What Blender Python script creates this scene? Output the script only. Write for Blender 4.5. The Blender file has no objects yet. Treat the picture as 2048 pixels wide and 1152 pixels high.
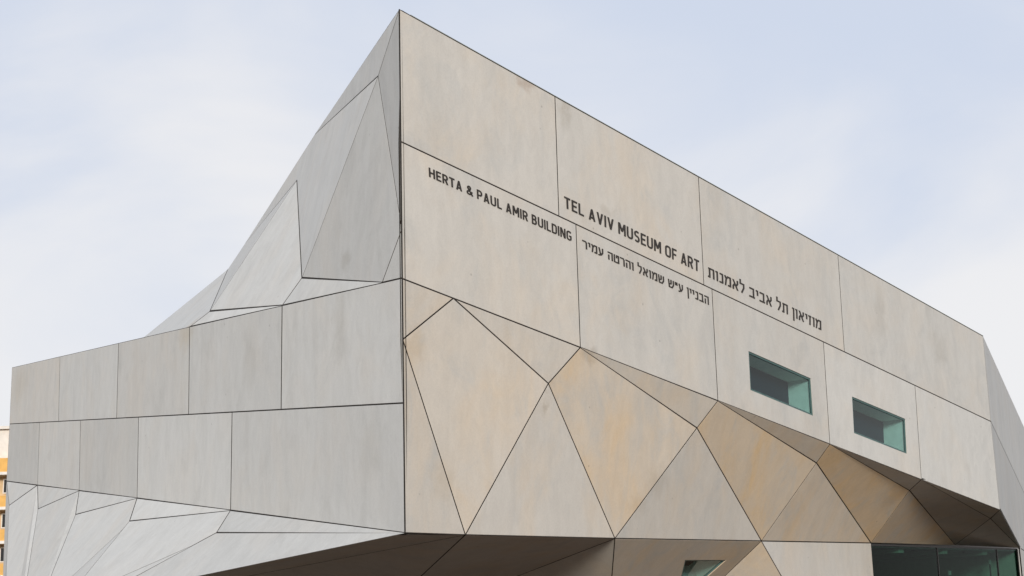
import bpy, bmesh, math, random
from mathutils import Vector, Matrix
random.seed(7)
SC = bpy.context.scene
COL = SC.collection

# ------------------------------------------------------------------ camera
PW, PH, F = 2048, 1152, 3000.0
CX, CY = PW / 2, PH / 2
up_c = Vector((-362.0, -13120.0, F)).normalized()      # zenith seen in camera axes (x right, y down, z forward)
yw = (Vector((0, 0, 1)) - up_c * up_c.z).normalized()
xw = yw.cross(up_c)
RW = Matrix((xw, yw, up_c))                             # camera axes -> world axes
EYE = Vector((0, 0, 1.6))
cam_d = bpy.data.cameras.new('camera')
cam_d.sensor_width = 36.0
cam_d.lens = F / PW * 36.0
cam_d.clip_start = 0.1
cam_d.clip_end = 6000
cam = bpy.data.objects.new('camera', cam_d)
COL.objects.link(cam)
cr = RW @ Vector((1, 0, 0)); cu = RW @ Vector((0, -1, 0)); cb = RW @ Vector((0, 0, -1))
cam.matrix_world = Matrix(((cr.x, cu.x, cb.x, EYE.x), (cr.y, cu.y, cb.y, EYE.y), (cr.z, cu.z, cb.z, EYE.z), (0, 0, 0, 1)))
SC.camera = cam

# ------------------------------------------------------------------ sky and sun
SUN_EL, SUN_AZ = math.radians(13.5), math.radians(182)    # azimuth clockwise from +Y: the sun stands behind the camera
sun_dir = Vector((math.sin(SUN_AZ) * math.cos(SUN_EL), math.cos(SUN_AZ) * math.cos(SUN_EL), math.sin(SUN_EL)))
world = bpy.data.worlds.new('World')
SC.world = world
world.use_nodes = True
wt = world.node_tree
wt.nodes.clear()
def wn(t, **k):
    n = wt.nodes.new(t)
    for a, b in k.items():
        setattr(n, a, b)
    return n
wo = wn('ShaderNodeOutputWorld'); bg = wn('ShaderNodeBackground')
BGS = 0.1
bg.inputs['Strength'].default_value = BGS
sky = wn('ShaderNodeTexSky', sky_type='NISHITA', sun_disc=False, sun_elevation=SUN_EL, sun_rotation=SUN_AZ)
sky.air_density = 1.0; sky.dust_density = 1.5
tc = wn('ShaderNodeTexCoord')
mp = wn('ShaderNodeMapping'); mp.inputs['Scale'].default_value = (1.0, 1.0, 2.2); mp.inputs['Location'].default_value = (2.75, 1.7, 0.35)
n1 = wn('ShaderNodeTexNoise'); n1.inputs['Scale'].default_value = 2.6; n1.inputs['Detail'].default_value = 6; n1.inputs['Roughness'].default_value = 0.5; n1.inputs['Distortion'].default_value = 0.6
sepv = wn('ShaderNodeSeparateXYZ')
el = wn('ShaderNodeMapRange'); el.inputs[1].default_value = 0.0; el.inputs[2].default_value = 0.55; el.inputs[3].default_value = 0.42; el.inputs[4].default_value = -0.13
sm = wn('ShaderNodeMath', operation='ADD')
r1 = wn('ShaderNodeMapRange'); r1.inputs[1].default_value = 0.40; r1.inputs[2].default_value = 0.86; r1.inputs[3].default_value = 0.0; r1.inputs[4].default_value = 1.0; r1.interpolation_type = 'SMOOTHSTEP'
cc = wn('ShaderNodeMix', data_type='RGBA')              # thin veil: pale blue to white cloud, whiter towards the horizon all round
cc.inputs[6].default_value = (0.655 / BGS, 0.72 / BGS, 0.855 / BGS, 1)
cc.inputs[7].default_value = (0.89 / BGS, 0.885 / BGS, 0.90 / BGS, 1)
mx = wn('ShaderNodeMix', data_type='RGBA'); mx.inputs[0].default_value = 0.94
wt.links.new(tc.outputs['Generated'], mp.inputs[0]); wt.links.new(mp.outputs[0], n1.inputs['Vector'])
wt.links.new(tc.outputs['Generated'], sepv.inputs[0]); wt.links.new(sepv.outputs['Z'], el.inputs[0])
wt.links.new(n1.outputs['Fac'], sm.inputs[0]); wt.links.new(el.outputs[0], sm.inputs[1])
wt.links.new(sm.outputs[0], r1.inputs[0]); wt.links.new(r1.outputs[0], cc.inputs[0])
wt.links.new(sky.outputs[0], mx.inputs[6]); wt.links.new(cc.outputs[2], mx.inputs[7])
wt.links.new(mx.outputs[2], bg.inputs['Color']); wt.links.new(bg.outputs[0], wo.inputs[0])

sun_d = bpy.data.lights.new('sun', 'SUN')
sun_d.energy = 3.25
sun_d.angle = math.radians(10)
sun_d.color = (1.0, 0.93, 0.82)
sun = bpy.data.objects.new('sun', sun_d)
COL.objects.link(sun)
sun.rotation_euler = sun_dir.to_track_quat('Z', 'Y').to_euler()
sun.location = (0, -30, 60)
SC.view_settings.view_transform = 'Standard'
SC.view_settings.look = 'None'
SC.view_settings.exposure = 0.0
SC.view_settings.gamma = 1.0

# ------------------------------------------------------------------ materials
def new_mat(name):
    m = bpy.data.materials.new(name)
    m.use_nodes = True
    nt = m.node_tree
    return m, nt, nt.nodes['Principled BSDF']
def plain(name, col, rough=0.6, noise=0.08, scale=4.0, spec=0.3):
    m, nt, b = new_mat(name)
    t = nt.nodes.new('ShaderNodeTexCoord'); n = nt.nodes.new('ShaderNodeTexNoise')
    n.inputs['Scale'].default_value = scale; n.inputs['Detail'].default_value = 4
    r = nt.nodes.new('ShaderNodeMapRange'); r.inputs[1].default_value = 0.3; r.inputs[2].default_value = 0.7
    r.inputs[3].default_value = 1 - noise; r.inputs[4].default_value = 1 + noise
    v = nt.nodes.new('ShaderNodeVectorMath'); v.operation = 'SCALE'; v.inputs[0].default_value = col
    nt.links.new(t.outputs['Object'], n.inputs['Vector']); nt.links.new(n.outputs['Fac'], r.inputs[0])
    nt.links.new(r.outputs[0], v.inputs['Scale']); nt.links.new(v.outputs[0], b.inputs['Base Color'])
    b.inputs['Roughness'].default_value = rough
    b.inputs['Specular IOR Level'].default_value = spec
    return m
def concrete():
    m, nt, b = new_mat('fair_faced_concrete')
    N, L = nt.nodes.new, nt.links.new
    oi = N('ShaderNodeObjectInfo'); tc = N('ShaderNodeTexCoord')
    sep = N('ShaderNodeSeparateColor'); L(oi.outputs['Color'], sep.inputs[0])
    off = N('ShaderNodeMath'); off.operation = 'MULTIPLY'; off.inputs[1].default_value = 91.0; L(oi.outputs['Random'], off.inputs[0])
    comb = N('ShaderNodeCombineXYZ')
    for i in range(3): L(off.outputs[0], comb.inputs[i])
    add = N('ShaderNodeVectorMath'); add.operation = 'ADD'; L(tc.outputs['Object'], add.inputs[0]); L(comb.outputs[0], add.inputs[1])
    def noise(sc, scale, det=5, rough=0.55, dist=0.0):
        mp = N('ShaderNodeMapping'); mp.inputs['Scale'].default_value = sc; L(add.outputs[0], mp.inputs[0])
        n = N('ShaderNodeTexNoise'); n.inputs['Scale'].default_value = scale; n.inputs['Detail'].default_value = det
        n.inputs['Roughness'].default_value = rough; n.inputs['Distortion'].default_value = dist
        L(mp.outputs[0], n.inputs['Vector']); return n.outputs['Fac']
    def rng(src, a, b_, c, d, smooth=True):
        r = N('ShaderNodeMapRange'); r.inputs[1].default_value = a; r.inputs[2].default_value = b_
        r.inputs[3].default_value = c; r.inputs[4].default_value = d
        if smooth: r.interpolation_type = 'SMOOTHSTEP'
        L(src, r.inputs[0]); return r.outputs[0]
    def mul(a, b_):
        q = N('ShaderNodeMath'); q.operation = 'MULTIPLY'; L(a, q.inputs[0])
        if isinstance(b_, float): q.inputs[1].default_value = b_
        else: L(b_, q.inputs[1])
        return q.outputs[0]
    def addm(a, b_):
        q = N('ShaderNodeMath'); q.operation = 'ADD'; L(a, q.inputs[0]); L(b_, q.inputs[1]); return q.outputs[0]
    def mixc(fac, c1, c2):
        q = N('ShaderNodeMix'); q.data_type = 'RGBA'
        L(fac, q.inputs[0])
        for s, c in ((6, c1), (7, c2)):
            if isinstance(c, tuple): q.inputs[s].default_value = (*c, 1)
            else: L(c, q.inputs[s])
        return q.outputs[2]
    cloud = noise((1, 1, 0.8), 0.45, 5, 0.6, 0.6)
    cl = rng(cloud, 0.40, 0.74, 0.0, 1.0)
    tan_f = addm(addm(mul(sep.outputs[0], 0.72), mul(cl, 0.09)), mul(mul(cl, sep.outputs[0]), 0.45))
    col = mixc(tan_f, (0.508, 0.512, 0.504), (0.60, 0.45, 0.285))
    # cool grey patches, rain streaks, form-board mottling, fine pores
    patch = noise((1, 1, 0.7), 0.6, 7, 0.66, 1.4)
    col = mixc(rng(patch, 0.46, 0.74, 0.0, 0.55), col, (0.435, 0.436, 0.425))
    streak = noise((0.9, 0.9, 0.10), 1.0, 4, 0.58, 0.6)
    fine = noise((1, 1, 1), 22.0, 3, 0.6)
    mott = noise((1, 1, 0.45), 3.2, 5, 0.65, 0.8)
    k = mul(mul(rng(streak, 0.30, 0.72, 1.022, 0.965), rng(mott, 0.3, 0.7, 0.965, 1.03)), rng(fine, 0.3, 0.7, 0.97, 1.03))
    k = mul(k, rng(oi.outputs['Random'], 0, 1, 0.92, 1.05, False))
    k = mul(k, rng(sep.outputs[1], 0, 1, 1.0, 0.6, False))
    k = mul(k, rng(sep.outputs[2], 0, 1, 1.0, 1.12, False))  # pale channel: painted lightness for the upper folds
    # narrow drip stains
    drip = noise((3.5, 3.5, 0.22), 1.0, 4, 0.7, 0.2)
    k = mul(k, rng(drip, 0.68, 0.82, 1.0, 0.88))
    vor = N('ShaderNodeTexVoronoi'); vor.inputs['Scale'].default_value = 1.1; L(add.outputs[0], vor.inputs['Vector'])
    k = mul(k, rng(vor.outputs['Distance'], 0.02, 0.05, 0.72, 1.0))
    sc = N('ShaderNodeVectorMath'); sc.operation = 'SCALE'; L(col, sc.inputs[0]); L(k, sc.inputs['Scale'])
    L(sc.outputs[0], b.inputs['Base Color'])
    b.inputs['Roughness'].default_value = 0.75
    b.inputs['Specular IOR Level'].default_value = 0.25
    bp = N('ShaderNodeBump'); bp.inputs['Strength'].default_value = 0.12; bp.inputs['Distance'].default_value = 0.03
    L(mott, bp.inputs['Height']); L(bp.outputs[0], b.inputs['Normal'])
    return m
def glass(name, tint, refl=1.42):
    m, nt, b = new_mat(name)
    nt.nodes.remove(b)
    N, L = nt.nodes.new, nt.links.new
    tr = N('ShaderNodeBsdfTransparent'); tr.inputs[0].default_value = (*tint, 1)
    gl = N('ShaderNodeBsdfGlossy'); gl.inputs['Roughness'].default_value = 0.02; gl.inputs[0].default_value = (0.95, 1.0, 0.98, 1)
    fr = N('ShaderNodeFresnel'); fr.inputs[0].default_value = refl
    ge = N('ShaderNodeNewGeometry'); iv = N('ShaderNodeMath'); iv.operation = 'SUBTRACT'; iv.inputs[0].default_value = 1.0
    L(ge.outputs['Backfacing'], iv.inputs[1]); ml = N('ShaderNodeMath'); ml.operation = 'MULTIPLY'; L(fr.outputs[0], ml.inputs[0]); L(iv.outputs[0], ml.inputs[1])
    mx = N('ShaderNodeMixShader'); L(ml.outputs[0], mx.inputs[0]); L(tr.outputs[0], mx.inputs[1]); L(gl.outputs[0], mx.inputs[2])
    L(mx.outputs[0], nt.nodes['Material Output'].inputs[0])
    return m
CONC = concrete()
JOINT = plain('dark_joint', (0.022, 0.018, 0.015), 0.9)
LETTER = plain('dark_bronze_letter', (0.030, 0.024, 0.020), 0.5)
GLASS = glass('green_glass', (0.66, 0.78, 0.785))
GLASS_D = glass('dark_green_glass', (0.42, 0.56, 0.52), 1.12)
FRAME = plain('teal_metal_frame', (0.06, 0.12, 0.115), 0.4)
COPING = plain('weathered_zinc_coping', (0.33, 0.36, 0.35), 0.5)
FRAME_D = plain('dark_metal_frame', (0.02, 0.02, 0.02), 0.4)
REVEAL = plain('pale_reveal_plaster', (0.74, 0.78, 0.70), 0.8)
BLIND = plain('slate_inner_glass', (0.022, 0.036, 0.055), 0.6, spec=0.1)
ROOM = plain('dim_room_plaster', (0.50, 0.52, 0.48), 0.8)
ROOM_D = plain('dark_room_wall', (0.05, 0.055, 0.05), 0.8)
WHITE = plain('white_lamp_metal', (0.75, 0.75, 0.72), 0.4)
PAVE = plain('dark_warm_paving', (0.098, 0.068, 0.047), 0.85, 0.15, 0.8)
ROOFM = plain('grey_roof_felt', (0.2, 0.2, 0.2), 0.9)

# ------------------------------------------------------------------ helpers
def mesh_obj(name, verts, faces, mat, parent=None):
    me = bpy.data.meshes.new(name)
    me.from_pydata([tuple(v) for v in verts], [], faces)
    me.update()
    o = bpy.data.objects.new(name, me)
    COL.objects.link(o)
    me.materials.append(mat)
    if parent: o.parent = parent
    return o
def tag(o, label, cat, group=None):
    o['label'] = label; o['category'] = cat
    if group: o['group'] = group
    return o
def ray(p):
    return (RW @ Vector((p[0] - CX, p[1] - CY, F))).normalized()
d = ray((804.5, 557))
C = EYE + d * (36.0 / math.hypot(d.x, d.y))             # the sharp corner stands 36 m from the camera
def corner(p):
    d = ray(p)
    return Vector((C.x, C.y, (EYE + d * (math.hypot(C.x, C.y) / math.hypot(d.x, d.y))).z))
def wall_dir(vp):
    d = ray(vp)
    h = Vector((d.x, d.y, 0)).normalized()
    n = h.cross(Vector((0, 0, 1)))
    return h, (n if n.dot(EYE - C) > 0 else -n)
HR, NR = wall_dir((3897, 1753))                         # entrance front
HL, NL = wall_dir((-616, 881))                          # side front
def isect(p, o, n):
    d = ray(p)
    return EYE + d * ((o - EYE).dot(n) / d.dot(n))
def onR(p, r=0.0): return isect(p, C - NR * r, NR)
def onL(p, r=0.0): return isect(p, C - NL * r, NL)
def plane(a, b, c):
    n = (b - a).cross(c - a).normalized()
    return a, (n if n.dot(EYE - a) > 0 else -n)
def rp(p, pl): return isect(p, *pl)
def to_ground(a, b, zg=0.0, cap=14.0):
    t = (zg - a.z) / (b.z - a.z) if b.z < a.z - 1e-4 else cap
    return a + (b - a) * min(t, cap)

GAP = 0.038
def newell(P):
    n = Vector((0, 0, 0))
    for i in range(len(P)):
        a, b = P[i], P[(i + 1) % len(P)]
        n += Vector(((a.y - b.y) * (a.z + b.z), (a.z - b.z) * (a.x + b.x), (a.x - b.x) * (a.y + b.y)))
    return n.normalized()
def inset(P, n, g):
    """move every edge of a polygon inwards by g (one value, or one per edge i -> i+1), in its own plane"""
    out = []
    k = len(P)
    gl = g if isinstance(g, list) else [g] * k
    for i in range(k):
        a, b, c = P[i - 1], P[i], P[(i + 1) % k]
        g1, g2 = gl[i - 1], gl[i]
        e1 = (b - a); e1 -= n * e1.dot(n); e1.normalize()
        e2 = (c - b); e2 -= n * e2.dot(n); e2.normalize()
        m1, m2 = n.cross(e1), n.cross(e2)
        d_ = m1.dot(m2)
        if d_ > 0.995: v = m1 * ((g1 + g2) / 2)
        elif d_ < -0.97: v = (m1 + m2) * (g1 + g2)
        else: v = (m1 * (g1 - d_ * g2) + m2 * (g2 - d_ * g1)) / (1 - d_ * d_)
        lim = 22 * max(abs(g1), abs(g2))
        if v.length > lim: v = v.normalized() * lim
        out.append(b + v)
    return out
museum = bpy.data.objects.new('museum_building', None)
COL.objects.link(museum)
museum.location = (C.x, C.y, 0)
tag(museum, 'faceted pale concrete museum with a sharp tall corner and dark lettering', 'museum')
MINV = Matrix.Translation((-C.x, -C.y, 0))
BACK = []                                               # facets of the dark carcass behind the panels
def panel(pix, warm=0.0, dark=0.0, pale=0.0, hole=None, name='wall_panel', gap=GAP, away=None, thin=False, upright=None):
    P = [v.copy() for v in pix]
    n = newell(P)
    ref = away if away is not None else EYE
    if n.dot(ref - P[0]) < 0:
        P.reverse(); n = -n
    if not thin: BACK.append([v.copy() for v in P])
    THICK = 0.012 if thin else 0.07
    ch = 0.004
    gs = []
    for i in range(len(P)):
        e = (P[(i + 1) % len(P)] - P[i]).normalized()
        gs.append((upright if upright and abs(e.z) > 0.9 else gap) / 2)
    A = inset(P, n, gs)
    B = inset(P, n, [x + ch for x in gs])
    k = len(P)
    area = sum(((P[i] - P[0]).cross(P[i + 1] - P[0])).dot(n) for i in range(1, k - 1)) / 2
    taper = min(0.12, 0.5 * abs(area) / sum((P[i] - P[i - 1]).length for i in range(k)))
    ver = list(B) + [v - n * ch for v in A] + [v - n * ch for v in P] + [v - n * THICK for v in inset(P, n, taper)]
    fac, mi = [], []
    for r in range(3):
        for i in range(k):
            j = (i + 1) % k
            fac.append(((r + 1) * k + i, (r + 1) * k + j, r * k + j, r * k + i)); mi.append(0 if r == 0 else 1)
    if hole is None:
        fac.append(tuple(range(k))); mi.append(0)
    else:
        Hh = [v.copy() for v in hole]
        if newell(Hh).dot(n) < 0: Hh.reverse()
        st = min(range(4), key=lambda q: (Hh[q] - B[0]).length)
        Hh = Hh[st:] + Hh[:st]
        base = len(ver)
        ver += Hh + [v - n * THICK for v in Hh]
        for i in range(4):
            j = (i + 1) % 4
            fac += [(i, j, base + j, base + i), (base + i, base + j, base + 4 + j, base + 4 + i)]; mi += [0, 0]
    o = mesh_obj(name, [v - Vector((C.x, C.y, 0)) for v in ver], fac, CONC, museum)
    o.data.materials.append(JOINT)
    o.data.polygons.foreach_set('material_index', mi)
    o.color = (warm, dark, pale, 1)     # warm: weathered tan plus painted warm light; pale: lightness standing in for light
    return o

# ------------------------------------------------------------------ ground
G = 2500
gr = mesh_obj('ground', [(-G, -G, 0), (G, -G, 0), (G, G, 0), (-G, G, 0)], [(0, 1, 2, 3)], PAVE)
gr['kind'] = 'structure'

# ------------------------------------------------------------------ entrance front: two rows of upright panels
def seg(a, b):
    return lambda x: a[1] + (b[1] - a[1]) * (x - a[0]) / (b[0] - a[0])
RT, RM, RB = seg((798, 18), (1966, 672)), seg((804, 283), (1982, 843)), seg((805, 557), (2000, 1020))
t_top = [corner((798, 18))] + [onR((x, RT(x))) for x in (1110, 1397, 1676, 1966)]
t_bot = [corner((804, 283))] + [onR((x, RM(x))) for x in (1118, 1408, 1689, 1982)]
row1 = [panel([t_top[i], t_top[i + 1], t_bot[i + 1], t_bot[i]], warm=w) for i, w in enumerate((0.24, 0.22, 0.18, 0.12))]  # tan tint also carries the sun's warmth on this front
m_top = [corner((804, 283))] + [onR((x, RM(x))) for x in (1152, 1424, 1647, 1830, 1982)]
m_bot = [corner((805, 557))] + [onR((x, RB(x))) for x in (1161, 1436, 1660, 1843, 2000)]
WIN = [[(1497, 702), (1622, 757), (1627, 832), (1501, 780)], [(1704, 793), (1811, 838), (1814.5, 908), (1708, 866)]]
row2 = []
for i, w in enumerate((0.24, 0.20, 0.15, 0.11, 0.08)):
    hole = [onR(p) for p in WIN[i - 2]] if i in (2, 3) else None
    row2.append(panel([m_top[i], m_top[i + 1], m_bot[i + 1], m_bot[i]], warm=w, hole=hole))

# folded facets under the second row
Lv = [m_bot[0]] + [onR((x, RB(x))) for x in (907, 1161, 1436, 1660, 1843, 2000)]
A0 = corner((811, 1066))
Mv = [corner((808, 679))]
for p, r in zip([(1097, 767), (1394, 856), (1633, 926), (1819, 981), (1981, 1037)], [0.11, 0.36, 0.69, 1.02, 1.64]):
    Mv.append(onR(p, r))
Av = [A0]
for i, p in enumerate([(931, 1070), (1230, 1077), (1523, 1082), (1742, 1086), (1910, 1090)]):
    Av.append(rp(p, plane(Mv[i], Lv[i + 1], Mv[i + 1])))
d6 = ray((2040, 1096))
A6 = EYE + d6 * ((4.72 - EYE.z) / d6.z)
Av.append(A6)
panel([Lv[0], Lv[1], Mv[0]], warm=0.36)
panel([Mv[0], Av[1], A0], warm=0.36)
quad_w = (0.42, 0.66, 0.85, 1.1, 0.4)  # tan strengthened to carry warm light bounced onto these folds
for i in range(5):
    panel([Mv[i], Lv[i + 1], Mv[i + 1], Av[i + 1]], warm=quad_w[i])
    panel([Lv[i + 1], Lv[i + 2], Mv[i + 1]], warm=(0.34, 0.42, 0.5, 0.3, 0.3)[i])
for i in range(1, 5):
    panel([Mv[i], Av[i], Av[i + 1]], warm=(0, 0.28, 0.32, 0.65, 0.85)[i])
panel([Mv[5], Av[5], A6], warm=0.25)
panel([Lv[6], Mv[5], A6], warm=0.2)

# ------------------------------------------------------------------ far end wall, turning away from the entrance front
he = Vector((A6.x - Lv[6].x, A6.y - Lv[6].y, 0)).normalized()
ne = he.cross(Vector((0, 0, 1)))
if ne.dot(EYE - Lv[6]) < 0: ne = -ne
def onE(p): return isect(p, Lv[6], ne)
e_top0, e_mid0, e_bot0 = t_top[4], m_top[5], Lv[6]
eT, eM = onE((2046, 850)), onE((2046, 981))
eT, eM = e_top0 + (eT - e_top0) * 2.2, e_mid0 + (eM - e_mid0) * 2.2
vz = lambda v, z: Vector((v.x, v.y, z))
jx = onE((2026, 940))                                   # upright joint in the lower rows
jt = (jx - e_mid0).dot(he) / (eM - e_mid0).dot(he)
eJ = e_mid0 + (eM - e_mid0) * jt
sb = (A6.z - e_bot0.z) / (A6 - e_bot0).dot(he)
eb = lambda v: vz(v, e_bot0.z + sb * (v - e_bot0).dot(he))
panel([e_top0, eT, eM, e_mid0])
panel([e_mid0, eJ, eb(eJ), e_bot0])
panel([eJ, eM, vz(eM, A6.z), A6, eb(eJ)] if (eJ - A6).dot(he) < 0 else [eJ, eM, vz(eM, A6.z), A6])
panel([A6, vz(eM, A6.z), vz(eM, 0), vz(A6, 0)], warm=0.1)
def ealong(o, s): return eT

# ------------------------------------------------------------------ side front: two rows of upright panels
LT, LM, LB = seg((804, 556), (24, 735)), seg((806, 806), (19, 848)), seg((811, 1066), (13, 962))
a_top = [corner((804, 556))] + [onL((x, LT(x))) for x in (564, 379, 237, 120, 24)]
a_bot = [corner((806, 806))] + [onL((x, LM(x))) for x in (562, 377, 233, 117, 19)]
for i in range(5):
    panel([a_top[i], a_top[i + 1], a_bot[i + 1], a_bot[i]], warm=(0, 0, 0.05, 0.0, 0.10)[i], upright=0.085)
b_top = [corner((806, 806))] + [onL((x, LM(x))) for x in (464, 277, 161, 79, 19)]
Kv = [A0] + [onL((x, LB(x))) for x in (461, 274, 158, 75, 13)]
for i in range(5):
    panel([b_top[i], b_top[i + 1], Kv[i + 1], Kv[i]], warm=(0, 0, 0.02, 0.04, 0.03)[i], upright=0.085)

# flared facets below the side front
Nv = [onL(p, -o) for p, o in zip([(433, 1065), (259, 1042), (151, 1029), (76, 1018), (18, 1011)], (0.66, 0.68, 0.62, 0.52, 0.38))]
q = [None] + [plane(Kv[i], Nv[i - 1], Nv[i]) for i in range(1, 5)]
c1b = rp((282, 1147), q[1]); c1 = rp((249, 1151), q[1])
q[0] = plane(A0, Nv[0], c1b)
b0 = rp((400, 1152), q[0])
mid = lambda p, i, j: (rp(p, q[i]) + rp(p, q[j])) / 2
c2 = mid((170, 1151), 1, 2); c2b = rp((145, 1151), q[2])
c3 = mid((102, 1151), 2, 3); c4 = mid((55, 1151), 3, 4)
c5 = rp((12, 1151), q[4]); c5o = onL((6, 1151), -0.2)
X1 = Nv[0] + (c1b - Nv[0]) * 0.33; X2 = Nv[1] + (c2 - Nv[1]) * 0.16
# the flared facets run out where their fold lines meet the lower edge, below the picture
J0, J1, J2 = rp((193, 1195), q[0]), rp((126, 1205), q[1]), rp((76, 1216), q[2])
g3, g4, g5 = to_ground(Nv[2], c3), to_ground(Nv[3], c4), to_ground(Nv[4], c5)
g5o = to_ground(Kv[5], c5o)
FG = 0.06
for i in range(5):
    panel([Kv[i], Kv[i + 1], Nv[i]], gap=FG)
panel([A0, Nv[0], J0], gap=FG, thin=True)
panel([X1, J1, J0], gap=FG)
panel([Nv[0], Kv[1], Nv[1], J1, X1], gap=FG)
panel([X2, J2, J1], gap=FG)
panel([Nv[1], Kv[2], Nv[2], J2, X2], gap=FG)
panel([Nv[2], Kv[3], Nv[3], g4, g3, J2], gap=FG)
panel([Nv[3], Kv[4], Nv[4], g5, g4], gap=FG)
panel([Nv[4], Kv[5], g5o, g5], gap=FG)
gnd = lambda v: Vector((v.x, v.y, 0))
for a, b in ((J0, J1), (J1, J2)):
    panel([a, b, gnd(b), gnd(a)])
panel([J2, g3, gnd(J2)])

# ------------------------------------------------------------------ folded facets above the side front
T0, E1, E2 = t_top[0], corner((803, 458)), a_top[0]
V4 = onL((764, LT(764))); P1, P2 = a_top[1], a_top[2]
V3, V5 = onL((604, 555), 0.42), onL((420, 622), 0.28)
V1 = rp((756, 152), plane(E1, V4, V3))
V2 = rp((594, 360), plane(V5, V3, P1))
pl4 = plane(V1, V3, V2)
S1, S2 = rp((630, 268), pl4), rp((490, 487), pl4)
S3 = rp((456, 538), plane(V2, V5, S2))
P3 = rp((283, 678), plane(V5, P2, S3))
panel([T0, S1, V1], pale=0.5); panel([T0, V1, E1]); panel([V1, E1, V4, V3])  # pale: light painted into the panel tone, the fold angle catches too little
panel([S1, V1, V3, V2, S2], pale=1.0); panel([E1, E2, V4]); panel([V4, P1, V3], gap=0.075)  # large fold painted lighter in place of stronger light
panel([V2, V3, P1, V5], gap=0.075); panel([V5, P1, P2], gap=0.075); panel([V2, V5, S3, S2], gap=0.075)
P3b = rp((237, 716), plane(V5, P2, S3))
panel([V5, P2, P3b, P3, S3], gap=0.075)

# ------------------------------------------------------------------ band below the folds: dark soffit at the corner, upright wall at the entrance
h7 = Vector((Av[4].x - Av[3].x, Av[4].y - Av[3].y, 0)).normalized()
n7 = h7.cross(Vector((0, 0, 1)))
p1746, p1563 = isect((1746, 1152), Av[4], n7), isect((1563, 1152), Av[3], n7)
p1224 = onR((1224, 1152), 2.05)
pl5 = plane(Av[2], Av[3], p1224)
p1450 = rp((1450, 1152), pl5)
p1035 = onR((1035, 1152), 5.0)
p843 = rp((843, 1152), plane(Av[1], Av[2], p1035))
p500 = rp((500, 1152), plane(A0, Av[1], b0))
k4 = Vector((Av[4].x, Av[4].y, 0))
gg = {}
for nm, a, b in (('1563', Av[3], p1563), ('1450', Av[3], p1450), ('1224', Av[2], p1224), ('1035', Av[2], p1035), ('843', Av[1], p843)):
    gg[nm] = to_ground(a, b)
gg['843'] = Av[1] + (p843 - Av[1]) * 2.9; gg['1035'] = Av[2] + (p1035 - Av[2]) * 2.9
g500 = rp((215, 1205), plane(A0, Av[1], J0))
w7 = panel([Av[3], Av[4], k4, gg['1563']], warm=0.2)
panel([Av[3], gg['1450'], gg['1563']], warm=0.65)
TW = [rp(p, pl5) for p in ((1370, 1120), (1453, 1120), (1404, 1163), (1360, 1163))]
def tri_hole_panel():
    return panel([Av[2], Av[3], gg['1450'], gg['1224']], warm=0.6, hole=TW)
tri_hole_panel()
panel([Av[2], gg['1224'], gg['1035']], warm=0.3)
panel([Av[1], Av[2], gg['1035'], gg['843']], warm=0.3, thin=True)
panel([Av[1], gg['843'], g500], warm=0.2, thin=True)
panel([A0, Av[1], g500, J0], warm=0.2, thin=True)
panel([g500, gg['843'], gnd(gg['843']), gnd(g500)], warm=0.2)
panel([gg['843'], gg['1035'], gnd(gg['1035']), gnd(gg['843'])], warm=0.2)
panel([gg['1035'], gg['1224'], gnd(gg['1035'])], warm=0.2)
panel([J0, g500, gnd(g500), gnd(J0)], warm=0.2)

# ------------------------------------------------------------------ dark carcass seen in the joints, roof and hidden back walls
def carcass():
    keys, verts, norms = {}, [], []
    faces = []
    def vid(v, n):
        k = (round(v.x, 2), round(v.y, 2), round(v.z, 2))
        if k not in keys:
            keys[k] = len(verts); verts.append(v.copy()); norms.append(Vector((0, 0, 0)))
        norms[keys[k]] += n
        return keys[k]
    for P in BACK:
        n = newell(P)
        faces.append([vid(v, n) for v in P])
    off = []
    for v, n in zip(verts, norms):
        nn = n.normalized() if n.length > 1e-6 else Vector((0, 0, 1))
        off.append(v - nn * 0.085 - Vector((C.x, C.y, 0)))
    return off, faces
hole_faces = set()
cv, cf = carcass()
# leave the carcass open behind the windows: skip those facets
skip = []
for i, P in enumerate(BACK):
    for w in (m_top[2], m_top[3]):
        if (P[0] - w).length < 1e-4 or any((v - w).length < 1e-4 for v in P) and len(P) == 4:
            pass
def has(P, vs): return all(any((a - b).length < 1e-3 for a in P) for b in vs)
skip = [i for i, P in enumerate(BACK) if has(P, (m_top[2], m_bot[3])) or has(P, (m_top[3], m_bot[4])) or has(P, (gg['1450'], gg['1224'], Av[2]))]
mesh_obj('carcass', cv, [f for i, f in enumerate(cf) if i not in skip], JOINT, museum)
OFF = Vector((C.x, C.y, 0))
# dark sealant bead down the sharp corner
bead = []
for z in (A0.z, T0.z):
    c0 = Vector((C.x, C.y, z)) - OFF
    bead += [c0 + HL * 0.035 + NL * 0.005, c0 + NL * 0.005 + NR * 0.005, c0 + HR * 0.020 + NR * 0.005, c0 + HR * 0.03 - NR * 0.05, c0 + HL * 0.05 - NL * 0.05]
mesh_obj('corner_sealant', bead, [(i, (i + 1) % 5, 5 + (i + 1) % 5, 5 + i) for i in range(5)] + [(0, 1, 2, 3, 4), (5, 6, 7, 8, 9)], JOINT, museum)
cop = []
for p_ in (t_top[0] + (t_top[4] - t_top[0]) * 0.012, t_top[4]):
    for o_ in (NR * 0.012, NR * 0.012 + Vector((0, 0, 0.016)), -NR * 0.12 + Vector((0, 0, 0.016)), -NR * 0.12):
        cop.append(p_ + o_ - OFF)
mesh_obj('coping', cop, [(0, 1, 5, 4), (1, 2, 6, 5), (2, 3, 7, 6), (3, 0, 4, 7), (0, 3, 2, 1), (4, 5, 6, 7)], COPING, museum)
far_r = eT; far_l = a_top[5]
back_l = far_l - NL * 14
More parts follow.
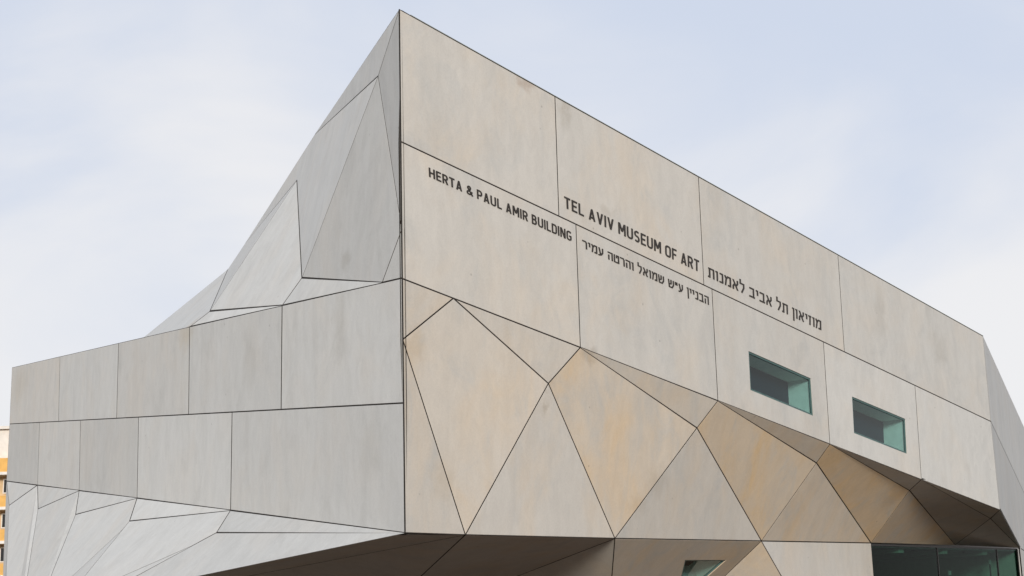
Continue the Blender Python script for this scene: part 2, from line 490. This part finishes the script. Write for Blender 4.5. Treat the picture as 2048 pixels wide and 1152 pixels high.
rv = [T0, S1, S2, S3, P3, a_top[4], far_l, back_l, far_r, t_top[4]]
rc = (T0 + far_l + far_r) / 3; rc.z = 7
rvv = [v - OFF - Vector((0, 0, 0.15)) - (NR * 0.2 + NL * 0.2) for v in rv] + [rc - OFF]
mesh_obj('roof', rvv, [(i, (i + 1) % 10, 10) for i in range(10)], ROOFM, museum)
drop = lambda v: Vector((v.x, v.y, 0))
bw = [g5o, Kv[5], b_top[5], far_l, back_l, drop(back_l), far_r, drop(far_r)]
bw = [v - OFF - HL * 0.1 for v in bw]
mesh_obj('back_wall', bw, [(0, 1, 2, 3, 4, 5), (4, 5, 7, 6)], CONC, museum).color = (0.05, 0.1, 0, 1)

# ------------------------------------------------------------------ single stains, rust runs and scuffs on the concrete
def add_stains(mat, spots):
    nt = mat.node_tree
    N, L = nt.nodes.new, nt.links.new
    b = nt.nodes['Principled BSDF']
    src = b.inputs['Base Color'].links[0].from_socket
    tc = N('ShaderNodeTexCoord')
    nz = N('ShaderNodeTexNoise'); nz.inputs['Scale'].default_value = 2.5; nz.inputs['Detail'].default_value = 5
    L(tc.outputs['Object'], nz.inputs['Vector'])
    cen = N('ShaderNodeVectorMath'); cen.operation = 'SUBTRACT'; cen.inputs[1].default_value = (0.5, 0.5, 0.5); L(nz.outputs['Color'], cen.inputs[0])
    wob = N('ShaderNodeVectorMath'); wob.operation = 'SCALE'; wob.inputs['Scale'].default_value = 0.9; L(cen.outputs[0], wob.inputs[0])
    add = N('ShaderNodeVectorMath'); add.operation = 'ADD'; L(tc.outputs['Object'], add.inputs[0]); L(wob.outputs[0], add.inputs[1])
    for p, wx, wz, col, amt in spots:
        p = p - OFF
        sb_ = N('ShaderNodeVectorMath'); sb_.operation = 'SUBTRACT'; sb_.inputs[1].default_value = p; L(add.outputs[0], sb_.inputs[0])
        ml = N('ShaderNodeVectorMath'); ml.operation = 'MULTIPLY'; ml.inputs[1].default_value = (1 / wx, 1 / wx, 1 / wz); L(sb_.outputs[0], ml.inputs[0])
        ln = N('ShaderNodeVectorMath'); ln.operation = 'LENGTH'; L(ml.outputs[0], ln.inputs[0])
        mr = N('ShaderNodeMapRange'); mr.interpolation_type = 'SMOOTHSTEP'
        mr.inputs[1].default_value = 0.15; mr.inputs[2].default_value = 1.0; mr.inputs[3].default_value = amt; mr.inputs[4].default_value = 0.0
        L(ln.outputs['Value'], mr.inputs[0])
        mx = N('ShaderNodeMix'); mx.data_type = 'RGBA'; mx.blend_type = 'MULTIPLY'; mx.inputs[7].default_value = (*col, 1)
        L(mr.outputs[0], mx.inputs[0]); L(src, mx.inputs[6])
        src = mx.outputs[2]
    L(src, b.inputs['Base Color'])
RUST, DIRT, TANS = (0.62, 0.46, 0.36), (0.66, 0.62, 0.56), (0.86, 0.76, 0.62)
add_stains(CONC, [
    (onR((1048, 162)), 0.45, 0.28, RUST, 0.45), (onR((1130, 215)), 0.35, 0.9, DIRT, 0.4), (onR((1215, 430)), 0.5, 0.35, DIRT, 0.35),
    (onR((1180, 715)), 0.4, 0.3, DIRT, 0.5), (onR((830, 690)), 0.5, 0.7, TANS, 0.45), (onR((1105, 800)), 0.25, 0.8, DIRT, 0.5),
    (onR((895, 960)), 0.7, 0.9, TANS, 0.35), (onR((1330, 960), 0.3), 0.9, 0.7, DIRT, 0.35), (onR((1290, 1010), 0.4), 0.9, 0.5, DIRT, 0.3),
    (onR((1880, 700)), 0.9, 0.9, DIRT, 0.3), (onR((1760, 630)), 0.7, 1.4, DIRT, 0.25), (onR((1790, 990), 1.3), 1.2, 0.8, TANS, 0.6),
    (onL((372, 668)), 1.3, 0.8, TANS, 0.5), (onL((40, 770)), 3.0, 1.6, TANS, 0.3),
    (onL((680, 640)), 0.7, 1.6, DIRT, 0.25), (onL((500, 720)), 1.0, 1.6, DIRT, 0.25), (onL((740, 900)), 1.0, 1.3, DIRT, 0.22),
    (onL((690, 520), 0.2), 0.6, 0.5, DIRT, 0.4)])

# ------------------------------------------------------------------ windows
def prism_ring(Pout, Pin, n, t):
    """a frame between two loops, t thick towards -n"""
    k = len(Pout)
    v = Pout + Pin + [p - n * t for p in Pout] + [p - n * t for p in Pin]
    f = []
    for i in range(k):
        j = (i + 1) % k
        f += [(i, j, k + j, k + i), (k + i, k + j, 3 * k + j, 3 * k + i), (2 * k + i, 2 * k + j, j, i)]
    return v, f
def local(vs): return [v - OFF for v in vs]
def window(pix, n, on, depth, name='window', gm=None, rev=True, fr=0.05):
    P = [on(p) for p in pix]
    if newell(P).dot(n) < 0: P.reverse()
    P = [p - n * 0.02 for p in P]
    P = inset(P, n, 0.012)
    inn = inset(P, n, fr)
    v, f = prism_ring(P, inn, n, 0.07)
    w = mesh_obj(name, local(v), f, FRAME if rev else FRAME_D, museum)
    g = [p - n * 0.025 for p in inset(P, n, fr - 0.01)]
    mesh_obj('pane', local(g + [p - n * 0.012 for p in g]), [(0, 1, 2, 3), (7, 6, 5, 4)] + [(i, 4 + i, 4 + (i + 1) % 4, (i + 1) % 4) for i in range(4)], gm or GLASS, w)
    a = [p - n * 0.075 for p in P]; b = [p - n * depth for p in P]
    mesh_obj('reveal', local(a + b), [(i, 4 + i, 4 + (i + 1) % 4, (i + 1) % 4) for i in range(4)], REVEAL if rev else ROOM_D, w)
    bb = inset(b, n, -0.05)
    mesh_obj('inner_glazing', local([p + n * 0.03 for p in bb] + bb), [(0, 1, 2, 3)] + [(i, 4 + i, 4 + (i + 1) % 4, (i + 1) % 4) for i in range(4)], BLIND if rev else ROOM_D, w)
    return w
for w in WIN:
    window(w, NR, onR, 0.92)
n5 = plane(Av[2], Av[3], p1224)[1]
window([(1370, 1120), (1453, 1120), (1404, 1163), (1360, 1163)], n5, lambda p: rp(p, pl5), 0.7, gm=GLASS, rev=True, fr=0.05)

# ------------------------------------------------------------------ entrance: glazing set back under the soffit, hall behind it
a4, a6 = Av[4], A6
hx = Vector((a6.x - a4.x, a6.y - a4.y, 0)); ew = hx.length; hx.normalize()
nx = hx.cross(Vector((0, 0, 1)))
if nx.dot(EYE - a4) < 0: nx = -nx
e0 = a4 - nx * 0.12
def ent(s, z, r): 
    v = e0 + hx * s - nx * r
    return Vector((v.x, v.y, z))
ztop = lambda s: a4.z - 0.02 + (a6.z - a4.z) * s / ew
def box(a0, a1, z0, z1, r0, r1, name, mat, parent, off=OFF):
    """box in entrance axes: along, height (None: up to the soffit edge), depth behind the glass"""
    v = [ent(s, (ztop(s) if z is None else ztop(s) + z if z < 0 else z), r) - off for r in (r0, r1) for z in (z0, z1) for s in (a0, a1)]
    return mesh_obj(name, v, [(0, 1, 3, 2), (4, 6, 7, 5), (0, 4, 5, 1), (2, 3, 7, 6), (0, 2, 6, 4), (1, 5, 7, 3)], mat, parent)
glz = box(0.0, ew, -0.07, None, 0.0, 0.10, 'entrance_glazing', FRAME_D, museum)
cuts = [0, 0.42, 0.84, 1.0]
for i in range(3):
    box(ew * cuts[i] + 0.03, ew * cuts[i + 1] - 0.03, 0.05, -0.07, 0.03, 0.045, 'pane', GLASS_D, glz)
for c in cuts:
    box(ew * c - 0.028, ew * c + 0.028, 0.0, -0.072, 0.005, 0.09, 'mullion', FRAME_D, glz)
ceil = box(-0.5, ew + 0.2, -0.12, -0.09, 0.11, 16, 'hall_ceiling', ROOM, museum)
for r in (1.2, 3.4, 5.6, 7.8):
    for k in range(6):
        sx = 1.2 + k * (ew - 1.8) / 5
        ring = [ent(sx + 0.09 * math.cos(t * math.pi / 4), ztop(sx) - zz, r + 0.09 * math.sin(t * math.pi / 4)) - OFF for zz in (0.15, 0.118) for t in range(8)]
        mesh_obj('downlight', ring, [tuple(range(8))] + [(t, (t + 1) % 8, 8 + (t + 1) % 8, 8 + t) for t in range(8)], FRAME_D, ceil)
for sx in (3.2, 7.4, 11.6):
    if sx < ew - 0.5:
        box(sx, sx + 0.45, -0.30, -0.125, 0.3, 15, 'reflection_bar', REVEAL, ceil)  # pale bars imitating the reflected bands in the entrance glass
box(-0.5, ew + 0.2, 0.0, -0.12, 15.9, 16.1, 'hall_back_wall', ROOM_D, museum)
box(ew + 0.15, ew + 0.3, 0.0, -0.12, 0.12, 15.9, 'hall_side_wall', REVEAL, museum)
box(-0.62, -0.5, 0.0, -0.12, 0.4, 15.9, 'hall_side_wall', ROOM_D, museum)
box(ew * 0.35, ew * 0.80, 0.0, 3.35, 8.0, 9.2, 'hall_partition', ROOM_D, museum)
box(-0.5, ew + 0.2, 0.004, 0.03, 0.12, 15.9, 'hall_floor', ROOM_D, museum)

# lamp posts standing in the hall
def lamp_post(px, r, label):
    # foot on the hall floor where the sight line through the pixel meets depth r behind the glass
    hd = isect(px, e0 - nx * r, nx)
    o = bpy.data.objects.new('floor_lamp', None); COL.objects.link(o); o.location = (hd.x, hd.y, 0.03)
    def cyl(name, rad, z0, z1, mat):
        k = 10
        v = [(rad * math.cos(t * 2 * math.pi / k), rad * math.sin(t * 2 * math.pi / k), z) for z in (z0, z1) for t in range(k)]
        mesh_obj(name, v, [(t, (t + 1) % k, k + (t + 1) % k, k + t) for t in range(k)] + [tuple(range(k))[::-1], tuple(range(k, 2 * k))], mat, o)
    h = hd.z - 0.03
    cyl('base', 0.16, 0.0, 0.03, FRAME)
    cyl('pole', 0.035, 0.03, h - 0.10, FRAME)
    cyl('lamp_head', 0.085, h - 0.10, h + 0.10, WHITE)
    tag(o, label, 'lamp')
lamp_post((1979, 1124), 0.9, 'slim floor lamp with white head behind glass beside pale green side wall')
lamp_post((1899, 1146), 1.6, 'lower floor lamp with white head behind glass in front of dark partition')

# ------------------------------------------------------------------ lettering: raised letters fixed to the panels
def arc(cx, cy, rx, ry, a0, a1, k=5):
    return [(cx + rx * math.cos(math.radians(a0 + (a1 - a0) * i / k)), cy + ry * math.sin(math.radians(a0 + (a1 - a0) * i / k))) for i in range(k + 1)]
ST = 0.142                                              # stroke width as a share of the capital height
h = ST / 2; T1 = 1 - h
def loop(w): return arc(w - .24, .76, .24 - h, .24 - h, 0, 90) + arc(.24, .76, .24 - h, .24 - h, 90, 180) + arc(.24, .24, .24 - h, .24 - h, 180, 270) + arc(w - .24, .24, .24 - h, .24 - h, 270, 360)
bowl = lambda x, y0, y1: [(h, y1)] + arc(x, (y0 + y1) / 2, (y1 - y0) / 2 * .9, (y1 - y0) / 2, 90, -90, 8) + [(h, y0)]
# glyph: width, list of strokes; 'P' mitred line, 'C' closed line, 'S' slanted stroke cut level at both ends
GL = {
 'H': (.60, [('P', [(h, 0), (h, 1)]), ('P', [(.60 - h, 0), (.60 - h, 1)]), ('P', [(h, .5), (.60 - h, .5)])]),
 'E': (.50, [('P', [(.50, T1), (h, T1), (h, h), (.50, h)]), ('P', [(h, .51), (.44, .51)])]),
 'F': (.48, [('P', [(.48, T1), (h, T1), (h, 0)]), ('P', [(h, .49), (.43, .49)])]),
 'L': (.48, [('P', [(h, 1), (h, h), (.48, h)])]),
 'T': (.54, [('P', [(0, T1), (.54, T1)]), ('P', [(.27, T1), (.27, 0)])]),
 'I': (ST, [('P', [(h, 0), (h, 1)])]),
 'A': (.64, [('S', (.09, 0), (.32, 1)), ('S', (.55, 0), (.32, 1)), ('P', [(.15, .25), (.49, .25)])]),
 'V': (.62, [('S', (.09, 1), (.31, 0)), ('S', (.53, 1), (.31, 0))]),
 'M': (.72, [('P', [(h, 0), (h, 1)]), ('P', [(.72 - h, 0), (.72 - h, 1)]), ('S', (.10, 1), (.36, .30)), ('S', (.62, 1), (.36, .30))]),
 'N': (.62, [('P', [(h, 0), (h, 1)]), ('P', [(.62 - h, 0), (.62 - h, 1)]), ('S', (.10, 1), (.52, 0))]),
 'U': (.60, [('P', [(h, 1)] + arc(.26, .26, .26 - h, .26 - h, 180, 270) + arc(.34, .26, .26 - h, .26 - h, 270, 360) + [(.60 - h, 1)])]),
 'O': (.60, [('C', loop(.60))]),
 'D': (.60, [('P', [(h, 0), (h, 1)]), ('P', [(h, T1)] + arc(.32, .72, .28 - h, T1 - .72, 90, 0) + arc(.32, .28, .28 - h, .28 - h, 0, -90) + [(h, h)])]),
 'P': (.56, [('P', [(h, 0), (h, 1)]), ('P', bowl(.28, .44, T1))]),
 'R': (.58, [('P', [(h, 0), (h, 1)]), ('P', bowl(.28, .46, T1)), ('S', (.30, .46), (.49, 0))]),
 'B': (.58, [('P', [(h, 0), (h, 1)]), ('P', bowl(.28, .53, T1)), ('P', bowl(.29, h, .53))]),
 'S': (.54, [('P', arc(.27, .72, .27 - h, T1 - .72, 35, 270, 9) + arc(.27, .52 - (.52 - h) / 2, .27 - h, (.52 - h) / 2, 90, -145, 9)[1:])]),
 'G': (.60, [('P', arc(.32, .74, .28 - h, .26 - h, 25, 90, 3) + arc(.26, .74, .26 - h, .26 - h, 90, 180) + arc(.26, .26, .26 - h, .26 - h, 180, 270) + arc(.34, .26, .26 - h, .26 - h, 270, 360) + [(.60 - h, .46), (.32, .46)])]),
 '&': (.66, [('P', [(.64, .0), (.22, .62)] + arc(.29, .77, .14, .15, 200, -20, 7) + [(.36, .56), (.14, .38)] + arc(.25, .25, .17, .17, 140, 300, 6) + [(.46, .16), (.60, .42)])]),
 '"': (.34, [('P', [(h, 1.0), (h, .62)]), ('P', [(.34 - h, 1.0), (.34 - h, .62)])]),
 '\u05d0': (.68, [('S', (.10, 1), (.58, 0)), ('P', [(.58, 1), (.58, .66), (.42, .44)]), ('P', [(.09, 0), (.10, .34), (.26, .58)])]),
 '\u05d1': (.62, [('P', [(.03, T1), (.48, T1), (.48, h)]), ('P', [(0, h), (.62, h)])]),
 '\u05d4': (.62, [('P', [(0, T1), (.62 - h, T1), (.62 - h, 0)]), ('P', [(.12, 0), (.12, .62)])]),
 '\u05d5': (.24, [('P', [(0, T1), (.24 - h, T1), (.24 - h, 0)])]),
 '\u05d6': (.36, [('P', [(0, T1), (.36, T1)]), ('P', [(.20, T1), (.17, 0)])]),
 '\u05d8': (.66, [('P', [(h, 1), (h, h), (.66 - h, h), (.66 - h, T1), (.36, T1), (.34, .62)])]),
 '\u05d9': (.25, [('P', [(0, T1), (.25 - h, T1), (.25 - h, .46)])]),
 '\u05dc': (.52, [('P', [(h, 1.36), (h, T1), (.52 - h, T1), (.52 - h, .56), (.20, 0)])]),
 '\u05de': (.70, [('S', (.09, 0), (.20, .80)), ('P', [(.04, 1.0), (.20, .66)]), ('P', [(.20, .72), (.34, T1), (.70 - h, T1), (.70 - h, h), (.36, h)])]),
 '\u05df': (.24, [('P', [(0, T1), (.24 - h, T1), (.24 - h, -.36)])]),
 '\u05e0': (.42, [('P', [(.06, T1), (.42 - h, T1), (.42 - h, h), (0, h)])]),
 '\u05e2': (.62, [('P', [(.54, 1), (.54, .46), (.34, .14), (0, .02)]), ('P', [(.10, 1), (.26, .22)])]),
 '\u05e8': (.56, [('P', [(0, T1), (.40, T1), (.56 - h, .80), (.56 - h, 0)])]),
 '\u05e9': (.80, [('P', [(h, 1), (.14, h), (.52, h), (.72, .42), (.72, 1)]), ('P', [(.40, 1), (.40, .54), (.13, .40)])]),
 '\u05ea': (.68, [('P', [(.06, T1), (.68 - h, T1), (.68 - h, 0)]), ('P', [(.18, T1), (.18, h), (0, h)])]),
}
def ribbon(pts, closed):
    """left and right rims of a mitred stroke"""
    Pn = [Vector((x, y)) for x, y in pts]
    k = len(Pn); out = []
    for i in range(k):
        a = Pn[i - 1] if (i or closed) else None
        c = Pn[(i + 1) % k] if (i < k - 1 or closed) else None
        e1 = (Pn[i] - a).normalized() if a is not None else None
        e2 = (c - Pn[i]).normalized() if c is not None else None
        e1 = e1 or e2; e2 = e2 or e1
        m1, m2 = Vector((-e1.y, e1.x)), Vector((-e2.y, e2.x))
        q_ = (m1 + m2) * (h / max(0.35, 1 + m1.dot(m2)))
        out.append((Pn[i] + q_, Pn[i] - q_))
    return out
def inscription(txt, quad, host, gap, space):
    """quad: pixels of the line's top-left, top-right, bottom-right, bottom-left on the entrance front"""
    tl, tr, br, bl = [onR(p) for p in quad]
    xs, x = [], 0.0
    for ch in txt:
        xs.append(x); x += space if ch == ' ' else GL[ch][0] + gap
    total = x - gap
    def put(p, off, lift):
        u, w = (p[0] + off) / total, p[1]
        return (bl + (br - bl) * u) * (1 - w) + (tl + (tr - tl) * u) * w + NR * lift - OFF
    for ch, ox in zip(txt, xs):
        if ch == ' ': continue
        ver, fac = [], []
        for si, st in enumerate(GL[ch][1]):
            lift = 0.018 + 0.0012 * si
            if st[0] == 'S':
                (ax, ay), (bx, by) = st[1], st[2]
                hw = h * math.hypot(bx - ax, by - ay) / abs(by - ay)
                rims = [(Vector((ax - hw, ay)), Vector((ax + hw, ay))), (Vector((bx - hw, by)), Vector((bx + hw, by)))]
                closed = False
            else:
                closed = st[0] == 'C'
                rims = ribbon(st[1], closed)
            k = len(rims); base = len(ver)
            for lf, rg in rims:
                ver += [put(lf, ox, lift), put(rg, ox, lift), put(lf, ox, -0.003), put(rg, ox, -0.003)]
            for i in range(k if closed else k - 1):
                a, b = base + 4 * i, base + 4 * ((i + 1) % k)
                fac += [(a, a + 1, b + 1, b), (a + 2, a, b, b + 2), (a + 1, a + 3, b + 3, b + 1)]
            if not closed:
                e = base + 4 * (k - 1)
                fac += [(base, base + 2, base + 3, base + 1), (e, e + 1, e + 3, e + 2)]
        mesh_obj('letter', ver, fac, LETTER, host)
inscription('HERTA & PAUL AMIR BUILDING', [(857, 335), (1142, 464), (1142.8, 483), (858, 353.5)], row2[0], .15, .34)
inscription('TEL AVIV MUSEUM OF ART', [(1128, 392.5), (1397.5, 521.5), (1398, 544), (1128.8, 415)], row1[1], .14, .32)
heb = lambda t: t[::-1]
inscription(heb('\u05de\u05d5\u05d6\u05d9\u05d0\u05d5\u05df \u05ea\u05dc \u05d0\u05d1\u05d9\u05d1 \u05dc\u05d0\u05de\u05e0\u05d5\u05ea'),
            [(1415, 534), (1641.5, 642), (1642, 660.5), (1415.8, 553.5)], row1[2], .15, .40)
inscription(heb('\u05d4\u05d1\u05e0\u05d9\u05d9\u05df \u05e2"\u05e9 \u05e9\u05de\u05d5\u05d0\u05dc \u05d5\u05d4\u05e8\u05d8\u05d4 \u05e2\u05de\u05d9\u05e8'),
            [(1164, 479.5), (1416.5, 594), (1417.3, 610), (1164.6, 495)], row2[1], .15, .42)

# ------------------------------------------------------------------ apartment block behind the far end of the side front
ORANGE = plain('orange_render', (0.64, 0.37, 0.11), 0.8, 0.12, 1.5)
BEIGE = plain('beige_render', (0.55, 0.40, 0.24), 0.8, 0.12, 1.5)
PALE = plain('off_white_render', (0.66, 0.62, 0.58), 0.8, 0.1, 1.5)
DARKW = plain('dark_window_glass', (0.02, 0.022, 0.025), 0.15)
apt = bpy.data.objects.new('apartment_building', None); COL.objects.link(apt)
AX, AY = -49.0, 130.0
apt.location = (AX, AY, 0)
tag(apt, 'orange and white balconied apartment block seen past the end of the museum', 'building')
def abox(name, x0, x1, y0, y1, z0, z1, mat, parent=apt):
    v = [(x, y, z) for z in (z0, z1) for y in (y0, y1) for x in (x0, x1)]
    return mesh_obj(name, v, [(0, 2, 3, 1), (4, 5, 7, 6), (0, 1, 5, 4), (2, 6, 7, 3), (0, 4, 6, 2), (1, 3, 7, 5)], mat, parent)
abox('wall', -13, 13, 1.2, 14, 0, 17.2, BEIGE)
abox('top_storey', -12.4, 12.4, 0.6, 13.5, 17.2, 20.0, PALE)
abox('roof_slab', -13, 13, 0.2, 14, 20.0, 20.25, PALE)
for x in range(-12, 13, 2):
    abox('column', x + 0.85, x + 1.1, 0.3, 0.598, 17.42, 20.0, BEIGE)
FL = (16.2, 13.2, 10.3, 7.4, 4.5)
for k, z in enumerate(FL):
    b = abox('balcony', -13.1, 13.1, -0.2, 1.195, z, z + (1.2 if k == 0 else 0.95), ORANGE)
    abox('balcony_slab', -13.2, 13.2, -0.3, 1.19, z - 0.25, z - 0.003, PALE, b)
    for x in range(-12, 12, 2):
        w = abox('window', x + 0.15, x + 1.7, 1.08, 1.194, z - 1.75, z - 0.45, PALE)
        abox('pane', x + 0.25, x + 1.6, 1.05, 1.078, z - 1.65, z - 0.55, DARKW, w)
        if x % 4 == 0:
            abox('shutter', x + 1.72, x + 1.95, 0.9, 1.19, z - 1.95, z - 0.4, ORANGE)
